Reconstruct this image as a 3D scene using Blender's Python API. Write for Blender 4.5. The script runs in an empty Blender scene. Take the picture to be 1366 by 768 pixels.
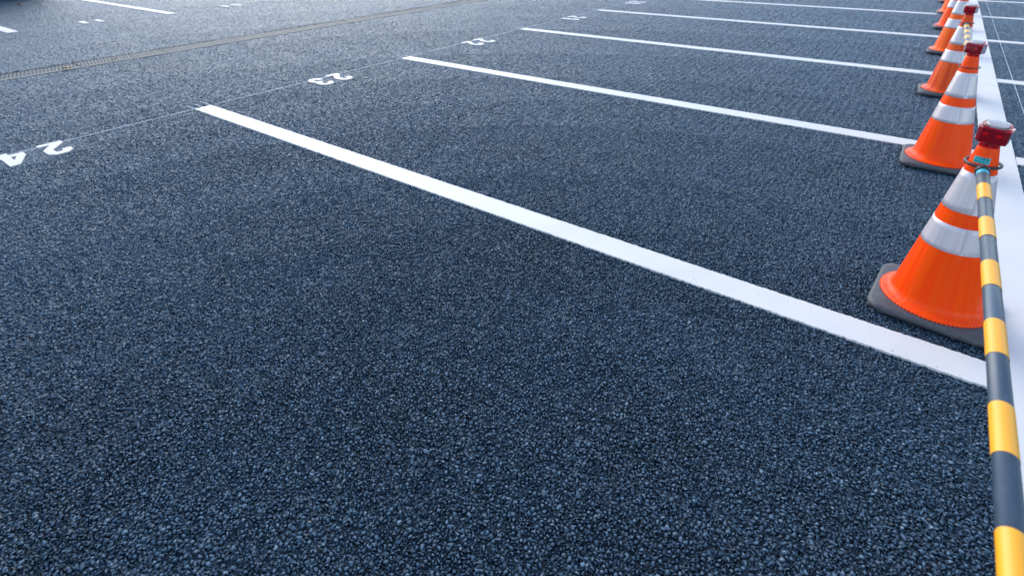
import bpy, bmesh, math, random
from mathutils import Vector, Matrix, noise

random.seed(7)
scn = bpy.context.scene
COL = scn.collection
R = math.radians

# ------------------------------------------------------------------ camera
def make_camera():
    x0, y0, h = 5.0517, -2.1764, 1.4406
    yaw, pitch, roll = R(-37.539), R(23.279), R(-0.888)
    cy, sy, cp, sp = math.cos(yaw), math.sin(yaw), math.cos(pitch), math.sin(pitch)
    f = Vector((sy*cp, cy*cp, -sp)); r = Vector((cy, -sy, 0)); u = r.cross(f)
    c, s = math.cos(roll), math.sin(roll)
    r2 = c*r + s*u; u2 = -s*r + c*u
    cam = bpy.data.cameras.new('camera')
    o = bpy.data.objects.new('camera', cam); COL.objects.link(o)
    o.matrix_world = Matrix(((r2.x, u2.x, -f.x, x0), (r2.y, u2.y, -f.y, y0), (r2.z, u2.z, -f.z, h), (0, 0, 0, 1)))
    cam.sensor_fit = 'HORIZONTAL'; cam.sensor_width = 36
    cam.lens = 736.39/1366*36
    cam.shift_x = (683-668.2)/1366; cam.shift_y = -(384-222.05)/1366
    cam.dof.use_dof = True; cam.dof.focus_distance = 2.4; cam.dof.aperture_fstop = 3.2
    cam.clip_end = 2000; cam.clip_start = 0.05
    scn.camera = o
make_camera()

# ------------------------------------------------------------------ light
SUN_AZ = R(-57)          # from +Y towards +X
SUN_EL = R(35)
w = bpy.data.worlds.new('World'); scn.world = w; w.use_nodes = True
nt = w.node_tree; nt.nodes.clear()
sky = nt.nodes.new('ShaderNodeTexSky'); sky.sky_type = 'NISHITA'; sky.sun_disc = False
sky.sun_elevation = SUN_EL; sky.sun_rotation = SUN_AZ
sky.air_density = 1.0; sky.dust_density = .7; sky.ozone_density = 1.3
bg = nt.nodes.new('ShaderNodeBackground'); bg.inputs['Strength'].default_value = 0.15
wo = nt.nodes.new('ShaderNodeOutputWorld')
hs = nt.nodes.new('ShaderNodeHueSaturation'); hs.inputs['Saturation'].default_value = .88   # thin high cloud
nt.links.new(sky.outputs[0], hs.inputs['Color']); nt.links.new(hs.outputs[0], bg.inputs[0]); nt.links.new(bg.outputs[0], wo.inputs[0])

sun = bpy.data.lights.new('sun', 'SUN'); sun.energy = 0.7; sun.angle = R(45); sun.color = (1.0, 0.95, 0.90)
so = bpy.data.objects.new('sun', sun); COL.objects.link(so)
sd = Vector((math.sin(SUN_AZ)*math.cos(SUN_EL), math.cos(SUN_AZ)*math.cos(SUN_EL), math.sin(SUN_EL)))
so.rotation_euler = sd.to_track_quat('Z', 'Y').to_euler(); so.location = (0, 0, 20)

vs = scn.view_settings
vs.view_transform = 'Standard'; vs.look = 'None'; vs.exposure = 1.33; vs.gamma = 1; vs.use_curve_mapping = False
scn.render.engine = 'CYCLES'
scn.cycles.feature_set = 'EXPERIMENTAL'
scn.cycles.dicing_rate = 1.0; scn.cycles.preview_dicing_rate = 1.0
scn.cycles.offscreen_dicing_scale = 6
scn.cycles.use_denoising = True
scn.cycles.max_bounces = 8

# ------------------------------------------------------------------ node helpers
class NT:
    def __init__(s, name):
        s.m = bpy.data.materials.new(name); s.m.use_nodes = True
        s.t = s.m.node_tree; s.t.nodes.clear()
        s.out = s.n('ShaderNodeOutputMaterial')
    def n(s, kind, **kw):
        nd = s.t.nodes.new(kind)
        for k, v in kw.items(): setattr(nd, k, v)
        return nd
    def put(s, sock, v):
        if v is None: return
        if hasattr(v, 'is_output'): s.t.links.new(v, sock)
        else: sock.default_value = v
    def math(s, op, a, b=None, c=None, clamp=False):
        nd = s.n('ShaderNodeMath', operation=op, use_clamp=clamp)
        for i, v in enumerate((a, b, c)): s.put(nd.inputs[i], v)
        return nd.outputs[0]
    def vmath(s, op, a, b=None):
        nd = s.n('ShaderNodeVectorMath', operation=op)
        s.put(nd.inputs[0], a); s.put(nd.inputs[1], b)
        return nd.outputs[0]
    def ramp(s, v, lo, hi, a=0.0, b=1.0, smooth=True):
        nd = s.n('ShaderNodeMapRange', interpolation_type='SMOOTHSTEP' if smooth else 'LINEAR')
        for i, x in enumerate((v, lo, hi, a, b)): s.put(nd.inputs[i], x)
        return nd.outputs[0]
    def noise(s, vec, scale, detail=2, rough=.5, out=0):
        nd = s.n('ShaderNodeTexNoise'); s.put(nd.inputs['Vector'], vec)
        nd.inputs['Scale'].default_value = scale; nd.inputs['Detail'].default_value = detail; nd.inputs['Roughness'].default_value = rough
        return nd.outputs[out]
    def vor(s, vec, scale, feature='F1', rand=1.0):
        nd = s.n('ShaderNodeTexVoronoi', feature=feature); s.put(nd.inputs['Vector'], vec)
        nd.inputs['Scale'].default_value = scale; nd.inputs['Randomness'].default_value = rand
        return nd
    def mix(s, f, a, b, kind='MIX'):
        nd = s.n('ShaderNodeMix', data_type='RGBA', blend_type=kind)
        s.put(nd.inputs[0], f); s.put(nd.inputs[6], a); s.put(nd.inputs[7], b)
        return nd.outputs[2]
    def pos(s): return s.n('ShaderNodeNewGeometry').outputs['Position']
    def obj(s): return s.n('ShaderNodeTexCoord').outputs['Object']
    def bsdf(s, col, rough=.5, metal=0.0, normal=None, **kw):
        nd = s.n('ShaderNodeBsdfPrincipled')
        s.put(nd.inputs['Base Color'], col); s.put(nd.inputs['Roughness'], rough); s.put(nd.inputs['Metallic'], metal)
        if normal is not None: s.put(nd.inputs['Normal'], normal)
        for k, v in kw.items(): s.put(nd.inputs[k], v)
        return nd.outputs[0]
    def bump(s, h, strength=.3, dist=.001):
        nd = s.n('ShaderNodeBump'); s.put(nd.inputs['Height'], h)
        nd.inputs['Strength'].default_value = strength; nd.inputs['Distance'].default_value = dist
        return nd.outputs[0]
    def surf(s, sh): s.t.links.new(sh, s.out.inputs['Surface']); return s.m

def c4(r, g, b): return (r, g, b, 1)

# ------------------------------------------------------------------ materials
def mat_asphalt():
    m = NT('asphalt'); p = m.pos()
    flat = m.vmath('MULTIPLY', p, (1, 1, 0))
    # warp so that the stones are irregular
    wn = m.noise(flat, 60, 1, .5, out=1)
    warp = m.vmath('ADD', flat, m.vmath('MULTIPLY', m.vmath('SUBTRACT', wn, (.5, .5, .5)), (.012, .012, 0)))
    va = m.vor(warp, 88); vb = m.vor(warp, 88, 'DISTANCE_TO_EDGE')
    vc = m.vor(warp, 165); vd = m.vor(warp, 165, 'DISTANCE_TO_EDGE')
    sa = m.n('ShaderNodeSeparateColor'); m.put(sa.inputs[0], va.outputs['Color'])
    sc = m.n('ShaderNodeSeparateColor'); m.put(sc.inputs[0], vc.outputs['Color'])
    # big stones: flat-ish tops, deep joints, some cells low (filled with small grit)
    ea = m.ramp(vb.outputs['Distance'], 0.025, .17)
    dome = m.math('SUBTRACT', 1.0, m.math('MULTIPLY', va.outputs['Distance'], .55))
    ha = m.math('MULTIPLY', m.math('MULTIPLY', ea, dome), m.ramp(sa.outputs[0], 0.0, .45, .35, 1.0, False))
    ec = m.ramp(vd.outputs['Distance'], 0.0, .22)
    hc = m.math('MULTIPLY', m.math('MULTIPLY', ec, m.ramp(sc.outputs[1], 0, 1, .3, .8, False)), .72)
    h = m.math('MAXIMUM', ha, hc)
    fine = m.noise(flat, 420, 2, .6)
    hh = m.math('ADD', h, m.math('MULTIPLY', fine, .12))
    rowdy = m.noise(flat, 1.3, 3, .6)
    disp = m.n('ShaderNodeDisplacement', space='OBJECT')
    m.put(disp.inputs['Height'], hh); disp.inputs['Midlevel'].default_value = 1.0; disp.inputs['Scale'].default_value = .0108
    m.t.links.new(disp.outputs[0], m.out.inputs['Displacement'])
    # colour: blue grey stone dusted on top, black binder in the joints
    tone = m.math('ADD', m.math('MULTIPLY', sa.outputs[1], .55), m.math('MULTIPLY', sc.outputs[2], .45))
    stone = m.mix(tone, c4(.023, .046, .076), c4(.066, .117, .172))
    stone = m.mix(m.ramp(sa.outputs[2], .93, .99), stone, c4(.14, .20, .27))
    stone = m.mix(m.ramp(sc.outputs[0], .975, .99), stone, c4(.12, .08, .065))
    col = m.mix(m.ramp(h, .18, .58), c4(.003, .005, .008), stone)
    worn = m.ramp(rowdy, .35, .7)
    col = m.mix(m.math('MULTIPLY', worn, .22), col, c4(.050, .105, .165))
    band = m.noise(m.vmath('MULTIPLY', p, (.35, .9, 1)), 1.1, 3, .55)
    col = m.mix(m.math('MULTIPLY', m.ramp(band, .45, .70), .45), col, m.mix(1.0, col, c4(.45, .47, .50), 'MULTIPLY'))
    rough = m.ramp(m.math('ADD', sa.outputs[2], m.math('MULTIPLY', rowdy, .6)), .2, 1.3, .36, .55, False)
    bs = m.bsdf(col, rough, 0, None, **{'Specular IOR Level': .95, 'Specular Tint': c4(.54, .80, 1.0)})  # specular tint carries the blue of the reflected sky
    m.m.displacement_method = 'BOTH'
    return m.surf(bs)

def mat_paint():
    m = NT('white_road_paint'); p = m.pos()
    flat = m.vmath('MULTIPLY', p, (1, 1, 0))
    v = m.vor(flat, 85); n1 = m.noise(flat, 3.0, 4, .6); n2 = m.noise(flat, 55, 3, .6)
    col = m.mix(m.ramp(n1, .35, .75), c4(.67, .642, .605), c4(.61, .588, .56))
    col = m.mix(m.math('MULTIPLY', m.ramp(n2, .52, .78), .22), col, c4(.45, .47, .5))
    pit = m.vor(flat, 46); sp = m.n('ShaderNodeSeparateColor'); m.put(sp.inputs[0], pit.outputs['Color'])
    hole = m.math('MULTIPLY', m.math('MULTIPLY', m.ramp(pit.outputs['Distance'], .20, .10), m.ramp(sp.outputs[0], .90, .93)), m.ramp(n1, .42, .6))
    col = m.mix(m.math('MULTIPLY', hole, .7), col, c4(.10, .12, .15))
    hgt = m.math('SUBTRACT', m.math('MULTIPLY', n2, .8), m.math('MULTIPLY', v.outputs['Distance'], .6))
    return m.surf(m.bsdf(col, .55, 0, m.bump(hgt, .35, .0016)))

def mat_chalk(name, scale, lo, hi, colour=(.55, .60, .66), k=1.0):
    # thin worn chalk / overspray: the coat only clings to the high stones
    m = NT(name); p = m.pos()
    flat = m.vmath('MULTIPLY', p, (1, 1, 0))
    n1 = m.noise(flat, scale, 3, .7); n2 = m.noise(flat, 4.0, 2, .5)
    a = m.ramp(m.math('ADD', m.math('MULTIPLY', n1, .7), m.math('MULTIPLY', n2, .3)), lo, hi)
    uv = m.n('ShaderNodeTexCoord').outputs['Generated']
    sep = m.n('ShaderNodeSeparateXYZ'); m.put(sep.inputs[0], uv)
    def edge(s): return m.math('MULTIPLY', m.ramp(s, 0, .3), m.ramp(s, 1.0, .7))
    if name == 'paint_overspray':
        a = m.math('MULTIPLY', a, m.math('MULTIPLY', edge(sep.outputs[0]), edge(sep.outputs[1])))
    a = m.math('MULTIPLY', a, k)
    bs = m.bsdf(colour + (1,), .7); tr = m.n('ShaderNodeBsdfTransparent').outputs[0]
    mx = m.n('ShaderNodeMixShader'); m.put(mx.inputs[0], a); m.put(mx.inputs[1], tr); m.put(mx.inputs[2], bs)
    return m.surf(mx.outputs[0])

def mat_orange(name, a, b, streak=.35, rough=.30):
    m = NT(name); o = m.obj()
    sep = m.n('ShaderNodeSeparateXYZ'); m.put(sep.inputs[0], o)
    ang = m.math('ARCTAN2', sep.outputs[1], sep.outputs[0])
    cmb = m.n('ShaderNodeCombineXYZ'); m.put(cmb.inputs[0], m.math('MULTIPLY', ang, 3.2)); m.put(cmb.inputs[2], m.math('MULTIPLY', sep.outputs[2], 1.1))
    st = m.noise(cmb.outputs[0], 1.4, 3, .55)
    gr = m.noise(o, 45, 4, .65); sc = m.noise(m.vmath('MULTIPLY', o, (1, 1, 5)), 60, 2, .7)
    col = m.mix(m.ramp(st, .35, .7), a + (1,), b + (1,))
    low = m.ramp(sep.outputs[2], .16, .04)
    dirt = m.math('MULTIPLY', m.ramp(gr, .55, .75), m.math('ADD', .10, m.math('MULTIPLY', low, .25)))
    col = m.mix(dirt, col, c4(.70, .10, .03))
    scuff = m.math('MULTIPLY', m.ramp(sc, .63, .74), .35)
    col = m.mix(scuff, col, c4(.95, .20, .08))
    rg = m.math('ADD', rough, m.math('MULTIPLY', gr, .15))
    nb = m.bump(m.math('ADD', m.math('MULTIPLY', st, 2.0), m.math('MULTIPLY', gr, .12)), streak, .006)
    return m.surf(m.bsdf(col, rg, 0, nb, **{'Specular IOR Level': .10, 'Coat Weight': .09, 'Coat Roughness': .10}))

def mat_reflective():
    m = NT('reflective_sheeting'); o = m.obj()
    sep = m.n('ShaderNodeSeparateXYZ'); m.put(sep.inputs[0], o)
    ang = m.math('ARCTAN2', sep.outputs[1], sep.outputs[0])
    cmb = m.n('ShaderNodeCombineXYZ'); m.put(cmb.inputs[0], m.math('MULTIPLY', ang, .10)); m.put(cmb.inputs[2], sep.outputs[2])
    cell = m.vor(cmb.outputs[0], 260, 'DISTANCE_TO_EDGE', .0)
    g = m.noise(o, 22, 4, .65)
    cmb2 = m.n('ShaderNodeCombineXYZ'); m.put(cmb2.inputs[0], m.math('MULTIPLY', ang, 3)); m.put(cmb2.inputs[2], sep.outputs[2])
    st = m.noise(cmb2.outputs[0], 1.6, 3, .6)
    col = m.mix(m.ramp(cell.outputs['Distance'], .02, .14), c4(.44, .395, .41), c4(.67, .605, .62))
    col = m.mix(m.ramp(st, .4, .75), col, c4(.50, .46, .485))
    col = m.mix(m.math('MULTIPLY', m.ramp(g, .62, .74), .5), col, c4(.28, .27, .27))
    return m.surf(m.bsdf(col, .34, .15, m.bump(m.math('ADD', st, m.math('MULTIPLY', g, .2)), .25, .004), **{'Coat Weight': .4, 'Coat Roughness': .12}))

def mat_plain(name, col, rough=.5, scale=30, var=.25, bump=.15, metal=0, **kw):
    m = NT(name); o = m.obj()
    g = m.noise(o, scale, 4, .65)
    d = tuple(c*(1-var) for c in col)
    c = m.mix(m.ramp(g, .3, .7), col + (1,), d + (1,))
    return m.surf(m.bsdf(c, m.math('ADD', rough-.06, m.math('MULTIPLY', g, .12)), metal, m.bump(g, bump, .001), **kw))

def mat_tape(name, col, dirt):
    m = NT(name); o = m.obj()
    g = m.noise(m.vmath('MULTIPLY', o, (1, .35, 1)), 28, 4, .7); sp = m.noise(o, 120, 2, .6)
    c = m.mix(m.math('MULTIPLY', m.ramp(g, .52, .8), .55), col + (1,), dirt + (1,))
    c = m.mix(m.ramp(sp, .72, .76), c, c4(.06, .05, .04))
    return m.surf(m.bsdf(c, m.math('ADD', .30, m.math('MULTIPLY', g, .2)), 0, m.bump(g, .12, .001)))

def mat_redglass():
    m = NT('red_lamp_plastic')
    return m.surf(m.bsdf(c4(.68, .003, .035), .07, 0, None, **{'Transmission Weight': .85, 'IOR': 1.12, 'Coat Weight': .9, 'Coat Roughness': .05}))
def mat_clear():
    m = NT('clear_dome_plastic')
    return m.surf(m.bsdf(c4(.97, .97, .98), .02, 0, None, **{'Transmission Weight': 1.0, 'IOR': 1.42}))

M = {
 'asphalt': mat_asphalt(), 'paint': mat_paint(),
 'chalk': mat_chalk('chalk_line', 90, .30, .50, (.66, .72, .78), .75),
 'dust': mat_chalk('paint_overspray', 130, .42, .68, (.45, .53, .62), .42),
 'orange': mat_orange('orange_cone_plastic', (1.0, .056, .001), (1.0, .078, .001), .4, .27),
 'orange_worn': mat_orange('worn_orange_plastic', (.66, .050, .008), (.86, .11, .015), .8, .26),
 'orange_pale': mat_orange('pale_orange_plastic', (.98, .075, .006), (1.0, .155, .012), .6, .26),
 'reflect': mat_reflective(),
 'rubber': mat_plain('grey_rubber', (.075, .075, .085), .62, 35, .35, .3),
 'ring': mat_plain('black_ring_plastic', (.03, .032, .036), .42, 60, .3, .1),
 'yellow': mat_tape('yellow_tape', (.92, .395, .010), (.74, .36, .06)),
 'black': mat_tape('black_tape', (.055, .085, .115), (.12, .15, .20)),
 'cyan': mat_plain('cyan_tape', (.02, .38, .50), .4, 60, .2, .05),
 'teal': mat_plain('teal_sticker', (.006, .40, .43), .4, 60, .15, .05),
 'ink': mat_plain('sticker_ink', (.004, .012, .02), .5, 60, .1, .0),
 'red': mat_redglass(), 'clear': mat_clear(),
 'lampcore': mat_plain('lamp_core', (.24, .003, .014), .35, 40, .3, .1),
 'lampred': mat_plain('lamp_reflector', (.9, .02, .01), .2, 40, .1, .0, **{'Coat Weight': 1.0}),
 'solar': mat_plain('lamp_top_plate', (.66, .66, .68), .25, 60, .2, .05),
 'steel': mat_plain('galvanised_steel', (.105, .130, .130), .65, 25, .35, .3, .15),
 'concrete': mat_plain('drain_concrete', (.24, .235, .21), .8, 40, .35, .6),
 'dark': mat_plain('drain_shade', (.012, .012, .012), .9, 20, .2, .2),
 'leaf': mat_plain('dry_leaf', (.50, .24, .07), .6, 120, .4, .3),
 'leaf_dark': mat_plain('brown_leaf', (.12, .06, .03), .6, 120, .4, .3),
 'pebble': mat_plain('pale_pebble', (.42, .42, .42), .7, 200, .3, .4),
 'wall': mat_plain('dark_wall', (.035, .045, .05), .6, 3, .4, .3),
}

# ------------------------------------------------------------------ object helpers
def tag(o, label=None, cat=None, group=None, kind=None):
    if label: o['label'] = label
    if cat: o['category'] = cat
    if group: o['group'] = group
    if kind: o['kind'] = kind
    return o
def link(name, me, mat=None, parent=None, smooth=False):
    o = bpy.data.objects.new(name, me); COL.objects.link(o)
    if mat is not None: me.materials.append(mat)
    if smooth: me.polygons.foreach_set('use_smooth', [True]*len(me.polygons))
    if parent is not None: o.parent = parent
    return o
def frombm(name, bm, mat, parent=None, smooth=False, normals=True):
    if normals: bmesh.ops.recalc_face_normals(bm, faces=bm.faces)
    me = bpy.data.meshes.new(name); bm.to_mesh(me); bm.free()
    return link(name, me, mat, parent, smooth)
def empty(name, loc, rz=0):
    o = bpy.data.objects.new(name, None); COL.objects.link(o); o.location = loc; o.rotation_euler = (0, 0, rz)
    o.empty_display_size = .1
    return o
def box(bm, x0, x1, y0, y1, z0, z1):
    v = [bm.verts.new((x, y, z)) for z in (z0, z1) for x, y in ((x0, y0), (x1, y0), (x1, y1), (x0, y1))]
    for f in ((3, 2, 1, 0), (4, 5, 6, 7), (0, 1, 5, 4), (1, 2, 6, 5), (2, 3, 7, 6), (3, 0, 4, 7)):
        bm.faces.new([v[i] for i in f])
def lathe(bm, prof, n=96, closed=False, jitter=None):
    rings = []
    for r, z in prof:
        ring = []
        for i in range(n):
            a = 2*math.pi*i/n; rr = r
            if jitter: rr += jitter(a, z)
            ring.append(bm.verts.new((rr*math.cos(a), rr*math.sin(a), z)))
        rings.append(ring)
    for k in range(len(rings)-1 + (1 if closed else 0)):
        a, b = rings[k], rings[(k+1) % len(rings)]
        for i in range(n):
            bm.faces.new((a[i], a[(i+1) % n], b[(i+1) % n], b[i]))
    return rings
def tube_y(bm, y0, y1, r, n=32, cx=0, cz=0, caps=True):
    A = [bm.verts.new((cx+r*math.cos(2*math.pi*i/n), y0, cz+r*math.sin(2*math.pi*i/n))) for i in range(n)]
    B = [bm.verts.new((cx+r*math.cos(2*math.pi*i/n), y1, cz+r*math.sin(2*math.pi*i/n))) for i in range(n)]
    for i in range(n): bm.faces.new((A[i], A[(i+1) % n], B[(i+1) % n], B[i]))
    if caps: bm.faces.new(A); bm.faces.new(B[::-1])
def children(o): return [c for c in bpy.data.objects if c.parent == o]
def copy_tree(o, parent=None):
    c = o.copy(); COL.objects.link(c)
    if parent is not None: c.parent = parent
    for ch in children(o): copy_tree(ch, c)
    return c

# ------------------------------------------------------------------ ground
XL, XR, XG = 5.530, 5.704, 5.8296
XO = -6.846; YO = .28
DX0, DX1 = -3.279, -2.8485
P = 2.5; HW = .0745

def build_ground():
    xs = [-400, -120, -50, -28] + [-18+i for i in range(15)] + [DX0, DX1] + [-2+i for i in range(13)] + [14, 20, 40, 120, 400]
    ys = [-400, -120, -40, -14] + [-8+i for i in range(27)] + [22, 28, 45, 120, 400]
    xs = sorted(set(xs))
    xs = [x for x in xs if not (DX0 < x < DX1)]
    bm = bmesh.new()
    g = [[bm.verts.new((x, y, 0)) for y in ys] for x in xs]
    for i in range(len(xs)-1):
        for j in range(len(ys)-1):
            if abs(xs[i]-DX0) < 1e-6 and -14 <= ys[j] and ys[j+1] <= 45: continue
            bm.faces.new((g[i][j], g[i+1][j], g[i+1][j+1], g[i][j+1]))
    o = frombm('asphalt_ground', bm, M['asphalt'], normals=False)
    sub = o.modifiers.new('subdivision', 'SUBSURF'); sub.subdivision_type = 'SIMPLE'
    sub.levels = 0; sub.render_levels = 0
    o.cycles.use_adaptive_subdivision = True; o.cycles.dicing_rate = 1.0
    tag(o, 'dark blue grey asphalt of the car park with coarse stone grain', kind='structure')
build_ground()

# ------------------------------------------------------------------ painted lines
def ragged_strip(name, x0, x1, y0, y1, along, mat=None, z=.0030, skirt=-.007, step=.008, amp=.0022, far=None):
    """a strip of thick paint with an uneven edge; along = 'x' or 'y'"""
    bm = bmesh.new()
    a0, a1 = (x0, x1) if along == 'x' else (y0, y1)
    b0, b1 = (y0, y1) if along == 'x' else (x0, x1)
    t = a0; L = []; seed = random.random()*100
    while t < a1:
        L.append(t)
        t += step if (far is None or t < far) else step*5
    L.append(a1)
    rows = []
    for t in L:
        e0 = noise.noise((t*70, seed, 0))*amp*1.6 + random.uniform(-amp, amp)*.5
        e1 = noise.noise((t*70, seed, 9))*amp*1.6 + random.uniform(-amp, amp)*.5
        pts = [(b0+e0-.001, skirt), (b0+e0, z), (b1+e1, z), (b1+e1+.001, skirt)]
        rows.append([bm.verts.new((t, b, zz) if along == 'x' else (b, t, zz)) for b, zz in pts])
    for r0, r1 in zip(rows, rows[1:]):
        for k in range(3): bm.faces.new((r0[k], r1[k], r1[k+1], r0[k+1]))
    bm.faces.new(rows[0]); bm.faces.new(rows[-1])
    return frombm(name, bm, mat or M['paint'])

near_words = ['nearest white bay line, running to the first cone with the black and yellow pole',
 'second white bay line from the camera, meeting the row beside the second cone',
 'third white bay line from the camera, between bays 22 and 21',
 'fourth white bay line from the camera, between bays 21 and 20',
 'fifth white bay line, thin, running to the far cones at the top',
 'farthest white bay line, crossing the top right corner']
G_LINE = 'white bay lines on the cone side of the aisle'
for i in range(6):
    o = ragged_strip('bay_line', 0, XL-.004, i*P-HW, i*P+HW, 'x', step=.008 if i < 2 else .02, amp=.0024 if i < 2 else .003)
    tag(o, near_words[i], 'bay line', G_LINE, )
right_words = ['white line stub right of the long stripe at its nearest bay division, at the frame edge',
 'white line stub right of the long stripe, across from the line by the second cone',
 'white line stub right of the long stripe, level with the third bay line',
 'white line stub right of the long stripe, level with the fourth bay line',
 'white line stub right of the long stripe, level with the fifth bay line',
 'topmost white line stub right of the long stripe, in the corner']
for i in range(1, 6):
    o = ragged_strip('bay_line', XR+.004, XR+5.4, i*P-HW, i*P+HW, 'x', step=.02)
    tag(o, right_words[i], 'bay line', 'white bay lines beyond the long stripe')
for i, wd in enumerate(('white bay line tip at the left picture edge, left of number 11',
                        'white bay line at the top left, between numbers 11 and 10')):
    y = YO + i*P
    o = ragged_strip('bay_line', XO-5.4, XO, y-HW, y+HW, 'x', step=.02)
    tag(o, wd, 'bay line', 'white bay lines across the aisle')
o = ragged_strip('long_stripe', XL, XR, -6, 26, 'y', far=5)
tag(o, 'long wide white stripe behind the cones, running away along the right edge', 'stripe')

# ------------------------------------------------------------------ chalk set-out lines and overspray
def sheet(name, x0, x1, y0, y1, mat, z):
    bm = bmesh.new()
    bm.faces.new([bm.verts.new(p) for p in ((x0, y0, z), (x1, y0, z), (x1, y1, z), (x0, y1, z))])
    return frombm(name, bm, mat, normals=False)
def chalk(name, x0, x1, y0, y1, label):
    return tag(sheet(name, x0, x1, y0, y1, M['chalk'], .0022), label, kind='structure')
for k in range(8):
    y0 = -4 + k*2.5 if k else -6
    chalk('chalk_line', -.005, .005, -2.5+k*P+(.09), -2.5+k*P+P-.09, None)
for k in range(6):
    chalk('chalk_line', XO-.004, XO+.004, -2.2+k*P+.09, -2.2+k*P+P-.09, None)
chalk('chalk_line', XG-.0032, XG+.0032, 0.3, 24, None)
for i in range(4):
    for yy, L in ((i*P-HW+.004, .17), (i*P, .16), (i*P+HW-.004, .20)):
        chalk('chalk_line', -L, -.006, yy-.004, yy+.004, None)

# ------------------------------------------------------------------ painted numbers
GLYPH = {
 '2': [[(0,0),(1,0),(1,.30),(.50,.30),(1,1.0),(1,1.68),(.74,2),(.26,2),(0,1.68),(0,1.34),(.34,1.34),(.34,1.56),(.43,1.68),(.57,1.68),(.66,1.56),(.66,1.14),(0,.34)]],
 '3': [[(0,.3),(.26,0),(.74,0),(1,.3),(1,.85),(.86,1.02),(1,1.2),(1,1.7),(.74,2),(.26,2),(0,1.7),(0,1.4),(.34,1.4),(.34,1.58),(.42,1.68),(.58,1.68),(.66,1.58),(.66,1.27),(.57,1.17),(.4,1.17),(.4,.87),(.57,.87),(.66,.77),(.66,.42),(.58,.32),(.42,.32),(.34,.42),(.34,.6),(0,.6)]],
 '4': [[(.56,0),(.90,0),(.90,.38),(1.08,.38),(1.08,.70),(.90,.70),(.90,2),(.52,2),(0,.78),(0,.38),(.56,.38)], [(.56,.70),(.32,.70),(.56,1.30)]],
 '1': [[(.26,0),(.76,0),(.76,2),(.36,2),(.10,1.80),(.26,1.52)]],
 '0': [[(0,.32),(.26,0),(.74,0),(1,.32),(1,1.68),(.74,2),(.26,2),(0,1.68)], [(.34,.44),(.34,1.56),(.43,1.68),(.57,1.68),(.66,1.56),(.66,.44),(.57,.32),(.43,.32)]],
 '9': [[(0,.3),(.26,0),(.74,0),(1,.3),(1,1.68),(.74,2),(.26,2),(0,1.68),(0,1.1),(.26,.8),(.66,.8),(.66,.42),(.58,.32),(.42,.32),(.34,.42),(.34,.56),(0,.56)], [(.34,1.22),(.34,1.56),(.43,1.68),(.57,1.68),(.66,1.56),(.66,1.12),(.43,1.12)]],
}
def glyph_mesh(ch, w, h, depth):
    cu = bpy.data.curves.new('glyph', 'CURVE'); cu.dimensions = '2D'; cu.fill_mode = 'BOTH'; cu.extrude = depth; cu.offset = .0012
    for poly in GLYPH[ch]:
        sp = cu.splines.new('POLY'); sp.points.add(len(poly)-1); sp.use_cyclic_u = True
        for q, (x, y) in zip(sp.points, poly): q.co = (x*w, y*h/2, 0, 1)
    o = bpy.data.objects.new('tmp', cu); COL.objects.link(o)
    dg = bpy.context.evaluated_depsgraph_get()
    me = bpy.data.meshes.new_from_object(o.evaluated_get(dg)); bpy.data.objects.remove(o); bpy.data.curves.remove(cu)
    me.materials.clear()
    return me
def bay_number(txt, cx, cy, rz, label, group):
    root = empty('bay_number', (cx, cy, 0), rz)
    tag(root, label, 'bay number', group)
    w, h, pitch = .15, .325, .245
    for k, ch in enumerate(txt):
        me = glyph_mesh(ch, w, h, .004)
        o = link('digit', me, M['paint'], root)
        o.location = (-(pitch*(len(txt)-1)+w)/2 + k*pitch, 0, .0005)
        if len(txt) == 2 and False: pass
    return root
G1 = 'white numbers painted in the bays on the cone side'
for t, y, lab in (('24', -1.275, "white number 24 painted at the left picture edge, partly cut off"),
             ('23', 1.293, "white number 23 painted between the two nearest bay lines"),
             ('22', 3.78, "white number 22 painted between the second and third bay lines"),
             ('21', 6.37, "small white number 21 painted between the third and fourth bay lines"),
             ('20', 8.87, "tiny white number 20 painted at the top edge of the picture")):
    bay_number(t, -.035, y, R(-90), lab, G1)
    tag(sheet('paint_overspray', -.10, .38, y-.32, y+.32, M['dust'], .0016), None, kind='structure')
G2 = 'white numbers painted in the bays across the aisle'
for t, y, lab in (('11', 1.465, "white number 11 painted across the aisle at the top left"),
             ('10', 4.09, "white number 10 painted across the aisle beyond the drain"),
             ('9', 6.6, "white number 9 painted across the aisle, cut by the top edge")):
    bay_number(t, -6.885, y, R(90), lab, G2)
    tag(sheet('paint_overspray', -7.35, -6.75, y-.42, y+.42, M['dust'], .0016), None, kind='structure')

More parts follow.
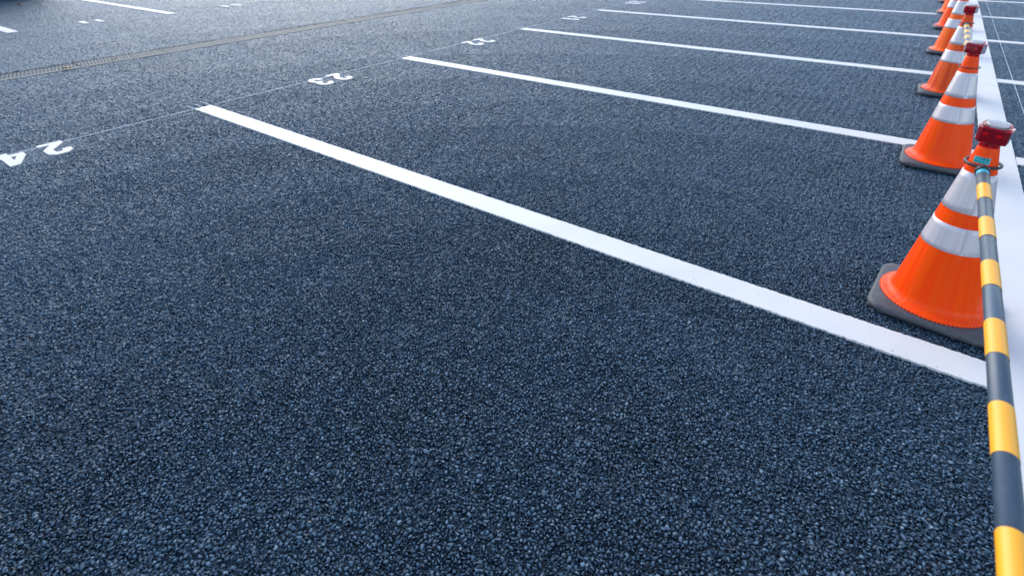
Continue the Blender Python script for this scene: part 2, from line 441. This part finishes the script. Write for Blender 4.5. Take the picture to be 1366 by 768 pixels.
# ------------------------------------------------------------------ drain
def build_drain():
    root = empty('drain_channel', ((DX0+DX1)/2, -14, 0))
    tag(root, 'long steel grated drain channel running across the aisle asphalt', 'drain')
    hw = (DX1-DX0)/2
    y1 = 45+14
    bm = bmesh.new()                                             # concrete trough, near black: the shade inside is put into its colour
    box(bm, -hw-.06, hw+.06, 0, y1, -.42, -.36)
    box(bm, -hw-.06, -hw+.001, 0, y1, -.36, -.012)
    box(bm, hw-.045, hw+.06, 0, y1, -.36, -.012)
    frombm('channel', bm, M['dark'], root)
    bm = bmesh.new(); box(bm, hw-.045, hw-.002, 0, y1, -.011, .0005)
    frombm('concrete_edge', bm, M['concrete'], root)
    # one grating panel, one metre long: a plate with five staggered rows of cross slots
    gx0, gx1 = -hw+.022, hw-.048
    bm = bmesh.new(); n = 5; pw = (gx1-gx0)/n; bar = .034; ny = 27; py = .992/ny
    for i in range(n+1):
        cx = gx0+i*pw
        box(bm, max(gx0, cx-bar/2), min(gx1, cx+bar/2), .004, .996, -.030, -.001)
    for i in range(n):
        a = gx0+i*pw+bar/2; b = gx0+(i+1)*pw-bar/2
        if i == 0: a = gx0+bar/2
        off = .5 if i % 2 else 0
        for k in range(ny+1):
            yy = .004+(k-off)*py
            y0_, y1_ = max(.004, yy), min(.996, yy+py*.56)
            if y1_-y0_ > .001: box(bm, a, b, y0_, y1_, -.028, -.0025)
    first = frombm('grating', bm, M['steel'], root); first.location.y = 5; first.location.z = -.007
    for k in range(1, 36):
        c = first.copy(); COL.objects.link(c); c.parent = root; c.location.y = 5+k
        c.location.z = random.uniform(-.009, -.005)
build_drain()

# ------------------------------------------------------------------ traffic cones
RB, RT = .1545, .0305
def rad(z): return .1515 + (z-.06)/.59*(.0393-.1515)
def cone_parts(root, body_mat):
    # rubber base: square with cut, rounded corners
    def base_outline(hw_, cut):
        pts = []
        n = 8
        for q in range(4):
            for k in range(n+1):
                a = math.pi/2*(q + k/n)
                cx = (hw_-cut)*(1 if q in (0, 3) else -1); cy = (hw_-cut)*(1 if q in (0, 1) else -1)
                pts.append((cx+cut*math.cos(a), cy+cut*math.sin(a)))
        return pts
    bm = bmesh.new(); rings = []
    for hw_, z in ((.150, .001), (.196, .001), (.205, .005), (.207, .018), (.203, .028), (.195, .0325), (.150, .0345)):
        rings.append([bm.verts.new((x, y, z)) for x, y in base_outline(hw_, .065)])
    n = len(rings[0])
    for a, b in zip(rings, rings[1:]):
        for i in range(n): bm.faces.new((a[i], a[(i+1) % n], b[(i+1) % n], b[i]))
    bm.faces.new(rings[0][::-1]); bm.faces.new(rings[-1])
    frombm('rubber_base', bm, M['rubber'], root, True)
    # body: flange, flare, cone
    prof = [(.1865, .0352), (.187, .038), (.182, .041), (.172, .044), (.163, .0478), (.1575, .053), (rad(.06), .062)]
    z = .08
    while z < .69:
        prof.append((rad(z), z)); z += .02
    prof += [(rad(.69), .69), (rad(.70)-.001, .699), (rad(.70)-.004, .7015), (.012, .702)]
    bm = bmesh.new()
    lathe(bm, prof, 128, jitter=lambda a, z: .0006*noise.noise((3*math.cos(a), 3*math.sin(a), z*3)))
    nt_ = 84
    for k in range(nt_):                                          # moulded teeth round the flange
        a = 2*math.pi*k/nt_; da = math.pi/nt_*.52
        r0, r1 = .1862, .1908
        v = [bm.verts.new((r*math.cos(t), r*math.sin(t), zz)) for r, t, zz in
             ((r0, a-da, .0385), (r1, a-da*.6, .0372), (r1, a+da*.6, .0372), (r0, a+da, .0385), (r1, a-da*.6, .0346), (r1, a+da*.6, .0346), (r0, a-da, .0346), (r0, a+da, .0346))]
        bm.faces.new((v[0], v[1], v[2], v[3])); bm.faces.new((v[1], v[4], v[5], v[2]))
        bm.faces.new((v[0], v[6], v[4], v[1])); bm.faces.new((v[3], v[2], v[5], v[7]))
    frombm('cone_body', bm, body_mat, root, True)
    for z0, z1 in ((.447, .597), (.292, .394)):
        bm = bmesh.new()
        prof = [(rad(z0)-.0005, z0)] + [(rad(z0+(z1-z0)*t/6)+.0011, z0+.0006+(z1-z0-.0012)*t/6) for t in range(7)] + [(rad(z1)-.0005, z1)]
        lathe(bm, prof, 128)
        # overlapping seam of the wrapped sheet
        a0 = R(-78); da = .012
        for s in range(6):
            za, zb = z0+.001+(z1-z0-.002)*s/6, z0+.001+(z1-z0-.002)*(s+1)/6
            vv = [bm.verts.new(((rad(q)+e)*math.cos(t), (rad(q)+e)*math.sin(t), q)) for q, t, e in
                  ((za, a0, .0024), (za, a0+.22, .0014), (zb, a0+.22, .0014), (zb, a0, .0024), (za, a0-.001, .0008), (zb, a0-.001, .0008))]
            bm.faces.new((vv[0], vv[1], vv[2], vv[3])); bm.faces.new((vv[4], vv[0], vv[3], vv[5]))
        frombm('reflective_band', bm, M['reflect'], root, True, normals=False)
def make_cone(loc, rz, mat, label):
    root = empty('traffic_cone', loc, rz)
    tag(root, label, 'traffic cone', 'row of traffic cones')
    cone_parts(root, mat)
    return root
CONES = [
 ((5.315, -1.66, .004), 0, 'orange', 'orange cone nearest the camera, holding the near end of the striped pole'),
 ((5.3226, .3564, .004), R(-5), 'orange', 'orange cone with teal sticker holding the far end of the big striped pole'),
 ((5.3035, 2.178, .004), 0, 'orange', 'second orange cone in view, clean, with red lamp and an empty looking ring'),
 ((5.307, 4.172, .004), R(2), 'orange_worn', 'third cone in view, dull streaked red orange, behind the second lamp'),
 ((5.303, 6.315, .004), R(-2), 'orange_pale', 'fourth cone in view, pale orange with a yellowish sheen'),
 ((5.302, 8.395, .004), R(1), 'orange', 'fifth cone in view, mostly hidden behind the fourth'),
 ((5.300, 10.15, .004), R(3), 'orange_pale', 'sixth cone in view, only its left flank showing'),
 ((5.300, 12.0, .004), R(0), 'orange', 'farthest cone, a sliver at the top edge of the picture'),
]
protos = {}
cones = []
for loc, rz, mt, lab in CONES:
    if mt in protos:
        c = copy_tree(protos[mt]); c.location = loc; c.rotation_euler = (0, 0, rz); c['label'] = lab
    else:
        c = make_cone(loc, rz, M[mt], lab); protos[mt] = c
    cones.append(c)

# sticker on the first cone in view: teal label with two lines of dark kana
def text_mesh(s, size):
    cu = bpy.data.curves.new('txt', 'FONT'); cu.body = s; cu.size = size; cu.align_x = 'CENTER'; cu.align_y = 'CENTER'
    cu.offset = size*.03
    o = bpy.data.objects.new('tmp', cu); COL.objects.link(o)
    dg = bpy.context.evaluated_depsgraph_get()
    me = bpy.data.meshes.new_from_object(o.evaluated_get(dg)); bpy.data.objects.remove(o); bpy.data.curves.remove(cu)
    me.materials.clear()
    return me
def wrap(me, zc, ang, off):
    """bend a flat mesh (x across, y up) round the cone at height zc, facing ang"""
    for v in me.vertices:
        z = zc+v.co.y; r = rad(z)+off; a = ang + v.co.x/r
        v.co = (r*math.cos(a), r*math.sin(a), z)
def sticker(root, ang):
    W_, H_ = .050, .023; zc = .648
    bm = bmesh.new(); nx = 12
    g = [[bm.verts.new((-W_/2+W_*i/nx, -H_/2+H_*j/3, 0)) for j in range(4)] for i in range(nx+1)]
    for i in range(nx):
        for j in range(3): bm.faces.new((g[i][j], g[i+1][j], g[i+1][j+1], g[i][j+1]))
    me = bpy.data.meshes.new('sticker'); bm.to_mesh(me); bm.free(); wrap(me, zc, ang, .0012)
    st = link('sticker', me, M['teal'], root)
    tag(st, 'teal sticker with two lines of dark Japanese lettering')
    for s, size, dy in (('レンタル', .0108, .0052), ('のニッケン', .0084, -.0055)):
        me = text_mesh(s, size)
        for v in me.vertices: v.co.y += dy
        wrap(me, zc, ang, .0017)
        link('lettering', me, M['ink'], st)
sticker(cones[1], R(-100))

# ------------------------------------------------------------------ warning lamps
def make_lamp(loc, rz, tilt, label):
    root = empty('warning_lamp', loc, rz); root.rotation_euler = (tilt[0], tilt[1], rz)
    tag(root, label, 'warning lamp', 'red lamps on top of the cones')
    def oct_ring(bm, wx, wy, ch, z):
        p = [(wx, -wy+ch), (wx, wy-ch), (wx-ch, wy), (-wx+ch, wy), (-wx, wy-ch), (-wx, -wy+ch), (-wx+ch, -wy), (wx-ch, -wy)]
        return [bm.verts.new((x, y, z)) for x, y in p]
    def skin(bm, rings, cap=True):
        n = len(rings[0])
        for a, b in zip(rings, rings[1:]):
            for i in range(n): bm.faces.new((a[i], a[(i+1) % n], b[(i+1) % n], b[i]))
        if cap: bm.faces.new(rings[0][::-1]); bm.faces.new(rings[-1])
    def bevel(bm, off):
        bmesh.ops.bevel(bm, geom=list(bm.edges), offset=off, segments=2, affect='EDGES', profile=.5)
    bm = bmesh.new()                                              # faceted red housing, widening upward
    skin(bm, [oct_ring(bm, .0425, .036, .012, .008), oct_ring(bm, .0455, .0385, .013, .012), oct_ring(bm, .0460, .039, .014, .060), oct_ring(bm, .0455, .0385, .014, .0615)])
    bevel(bm, .0016)
    frombm('housing', bm, M['red'], root)
    bm = bmesh.new(); lathe(bm, [(.001, -.012), (.030, -.012), (.031, -.008), (.0305, .0), (.032, .004), (.033, .0078), (.001, .0078)], 40)
    frombm('neck', bm, M['red'], root, True)
    bm = bmesh.new()                                              # rim
    skin(bm, [oct_ring(bm, .0470, .040, .015, .0618), oct_ring(bm, .0480, .041, .015, .0630), oct_ring(bm, .0480, .041, .015, .0650), oct_ring(bm, .0465, .0395, .015, .0665)])
    frombm('rim', bm, M['red'], root)
    bm = bmesh.new()                                              # dark works and bright reflectors seen through the red shell
    skin(bm, [oct_ring(bm, .0405, .0335, .0115, .011), oct_ring(bm, .0440, .0370, .0132, .0145), oct_ring(bm, .0443, .0373, .0134, .0600)])
    frombm('inner_core', bm, M['lampcore'], root)
    for x, y, nx, ny in ((-.019, -.0365, 0, -1), (.019, -.0365, 0, -1), (-.0435, 0, -1, 0), (.0435, 0, 1, 0), (0, .0365, 0, 1)):
        bm = bmesh.new()
        bmesh.ops.create_uvsphere(bm, u_segments=20, v_segments=12, radius=.0085)
        for v in bm.verts:
            v.co = Vector((v.co.x*(1.2 if ny else .14), v.co.y*(.14 if ny else 1.2), v.co.z*.8)) + Vector((x, y, .040))
        frombm('reflector', bm, M['lampred'], root, True)
    bm = bmesh.new(); lathe(bm, [(.001, .0678), (.027, .0678), (.027, .0700), (.001, .0700)], 40)
    frombm('solar_plate', bm, M['solar'], root)
    bm = bmesh.new()                                              # clear domed top
    prof = [(.0415, .0680), (.0430, .0690), (.0425, .0715)]
    for k in range(1, 9):
        a = k/8*math.pi/2; prof.append((.0415*math.cos(a)+.0002, .0720+.0165*math.sin(a)))
    lathe(bm, prof, 64)
    frombm('clear_dome', bm, M['clear'], root, True)
    return root
l0 = make_lamp((5.3226, .3564, .7065), R(-12), (R(-2), R(3)), 'red warning lamp on the nearest cone, above the teal sticker')
l1 = copy_tree(l0); l1.location = (5.3035, 2.178, .7065); l1.rotation_euler = (R(1), R(1), R(-28)); l1['label'] = 'red warning lamp on the second cone, above the thin ring'
l2 = copy_tree(l0); l2.location = (5.307, 4.172, .7065); l2.rotation_euler = (0, R(-1), R(-25)); l2['label'] = 'smallest red warning lamp, on the third cone at the top right'

# ------------------------------------------------------------------ striped poles with rings
def make_pole(p_far, p_near, label, start, thin=0.0048):
    a, b = Vector(p_far), Vector(p_near)                          # ring centres on the two cones
    d = (b-a); L = d.length
    root = empty('striped_pole', a, math.atan2(d.y, d.x)+math.pi/2)   # local -Y runs to the near end
    tag(root, label, 'cone bar', 'black and yellow poles between cones')
    r = .0186
    y = -.058
    bm = bmesh.new(); tube_y(bm, -L+.058, -.058, r-.0004, 36, cz=-.012)
    frombm('pole_tube', bm, M['black'], root, True)
    def band(name, y0, y1, mat, e):
        bm = bmesh.new(); tube_y(bm, y1, y0, r+e, 36, cz=-.012, caps=False)
        o = frombm(name, bm, mat, root, False); 
        for pl in o.data.polygons:
            pl.use_smooth = len(pl.vertices) == 4
    band('end_tape', -.087, -.120, M['cyan'], .0004)
    y = -.226 + start
    while y - .132 > -L+.10:
        band('yellow_band', y, y-.132, M['yellow'], .0003); y -= .132+.158
    for end, sg in ((0, -1), (-L, 1)):                            # ring and socket at each end
        bm = bmesh.new(); n, m_ = 48, 12; RR, rr = .0525, thin
        ring = []
        for i in range(n):
            A = 2*math.pi*i/n
            ring.append([bm.verts.new(((RR+rr*math.cos(t))*math.cos(A), end+(RR+rr*math.cos(t))*math.sin(A), rr*math.sin(t)*1.1)) for t in [2*math.pi*k/m_ for k in range(m_)]])
        for i in range(n):
            for k in range(m_): bm.faces.new((ring[i][k], ring[(i+1) % n][k], ring[(i+1) % n][(k+1) % m_], ring[i][(k+1) % m_]))
        frombm('end_ring', bm, M['ring'], root, True)
        bm = bmesh.new(); y0 = end+sg*.052; y1 = end+sg*.083
        tube_y(bm, min(y0, y1), max(y0, y1), .0222, 36, cz=-.012)
        bmesh.ops.bevel(bm, geom=[e for e in bm.edges if len(e.link_faces) == 2 and any(len(f.verts) > 4 for f in e.link_faces)], offset=.003, segments=2, affect='EDGES')
        frombm('end_socket', bm, M['ring'], root, False)
    return root
ZP = .628
make_pole((5.3226, .3564, ZP+.004), (5.315, -1.66, ZP+.004), 'big black and yellow striped pole running from the sticker cone to the bottom right corner', 0.0)
make_pole((5.307, 4.172, ZP+.004), (5.3035, 2.178, ZP+.004), 'small distant black and yellow pole between the second and third cones', .06, .0026)

# ------------------------------------------------------------------ added wall across the lot, guessed from the dark corner; its reflection darkens asphalt
bm = bmesh.new(); box(bm, -14.4, -13.45, -12, 2.6, -.05, 2.4); box(bm, -14.44, -13.40, -12.04, 2.64, 2.403, 2.5)
tag(frombm('added_wall', bm, M['wall']), 'added dark wall behind the bays across the aisle, a dark sliver in the top left corner', 'wall')

# ------------------------------------------------------------------ litter
def leaf(loc, rz, size, mat, label):
    bm = bmesh.new(); n = 10
    top = []; rows = []
    for i in range(n+1):
        t = i/n; wd = math.sin(math.pi*t)**.8*.34*size*(1+.15*math.sin(t*17)); x = (t-.5)*size; z = .004+.10*size*math.sin(t*2.6)+.05*size*abs(math.sin(t*9))
        rows.append([bm.verts.new((x, -wd, z+.12*size)), bm.verts.new((x, 0, z)), bm.verts.new((x, wd, z+.08*size))])
    for a, b in zip(rows, rows[1:]):
        bm.faces.new((a[0], b[0], b[1], a[1])); bm.faces.new((a[1], b[1], b[2], a[2]))
    o = frombm('fallen_leaf', bm, mat, None, True)
    s = o.modifiers.new('thickness', 'SOLIDIFY'); s.thickness = .0006
    o.location = loc; o.rotation_euler = (0, 0, rz)
    return tag(o, label, 'leaf', 'dry leaves on the asphalt')
leaf((-2.87, -.17, .002), .9, .10, M['leaf'], 'orange dry leaf lying beside the drain near the left edge')
leaf((-2.95, .36, .002), 2.1, .09, M['leaf_dark'], 'dark brown leaf lying on the drain grating')
leaf((-11.35, 1.51, .002), .3, .17, M['leaf'], 'pale tan leaf lying far across the lot in the top left corner')
leaf((-3.25, 5.45, .002), 1.3, .07, M['leaf'], 'small tan leaf on the upper edge of the drain, top centre')
leaf((-4.4, 1.62, .002), 1.3, .05, M['leaf_dark'], 'tiny dark leaf on the asphalt beyond the drain')
def pebble(loc, size, label):
    bm = bmesh.new(); bmesh.ops.create_icosphere(bm, subdivisions=2, radius=size)
    for v in bm.verts: v.co = v.co*(1+.25*noise.noise(v.co/size+Vector(loc))); v.co.z *= .45
    o = frombm('pebble', bm, M['pebble'], None, True); o.location = loc
    tag(o, label, 'pebble', 'pale pebbles on the asphalt')
pebble((1.675, -.222, .002), .012, 'pale pebble below the middle of the nearest bay line')
pebble((1.35, .02-.30, .002), .009, 'smaller pale pebble to the left, below the nearest bay line')
pebble((-1.806, 6.51, .002), .016, 'white pebble on the asphalt near the top centre')
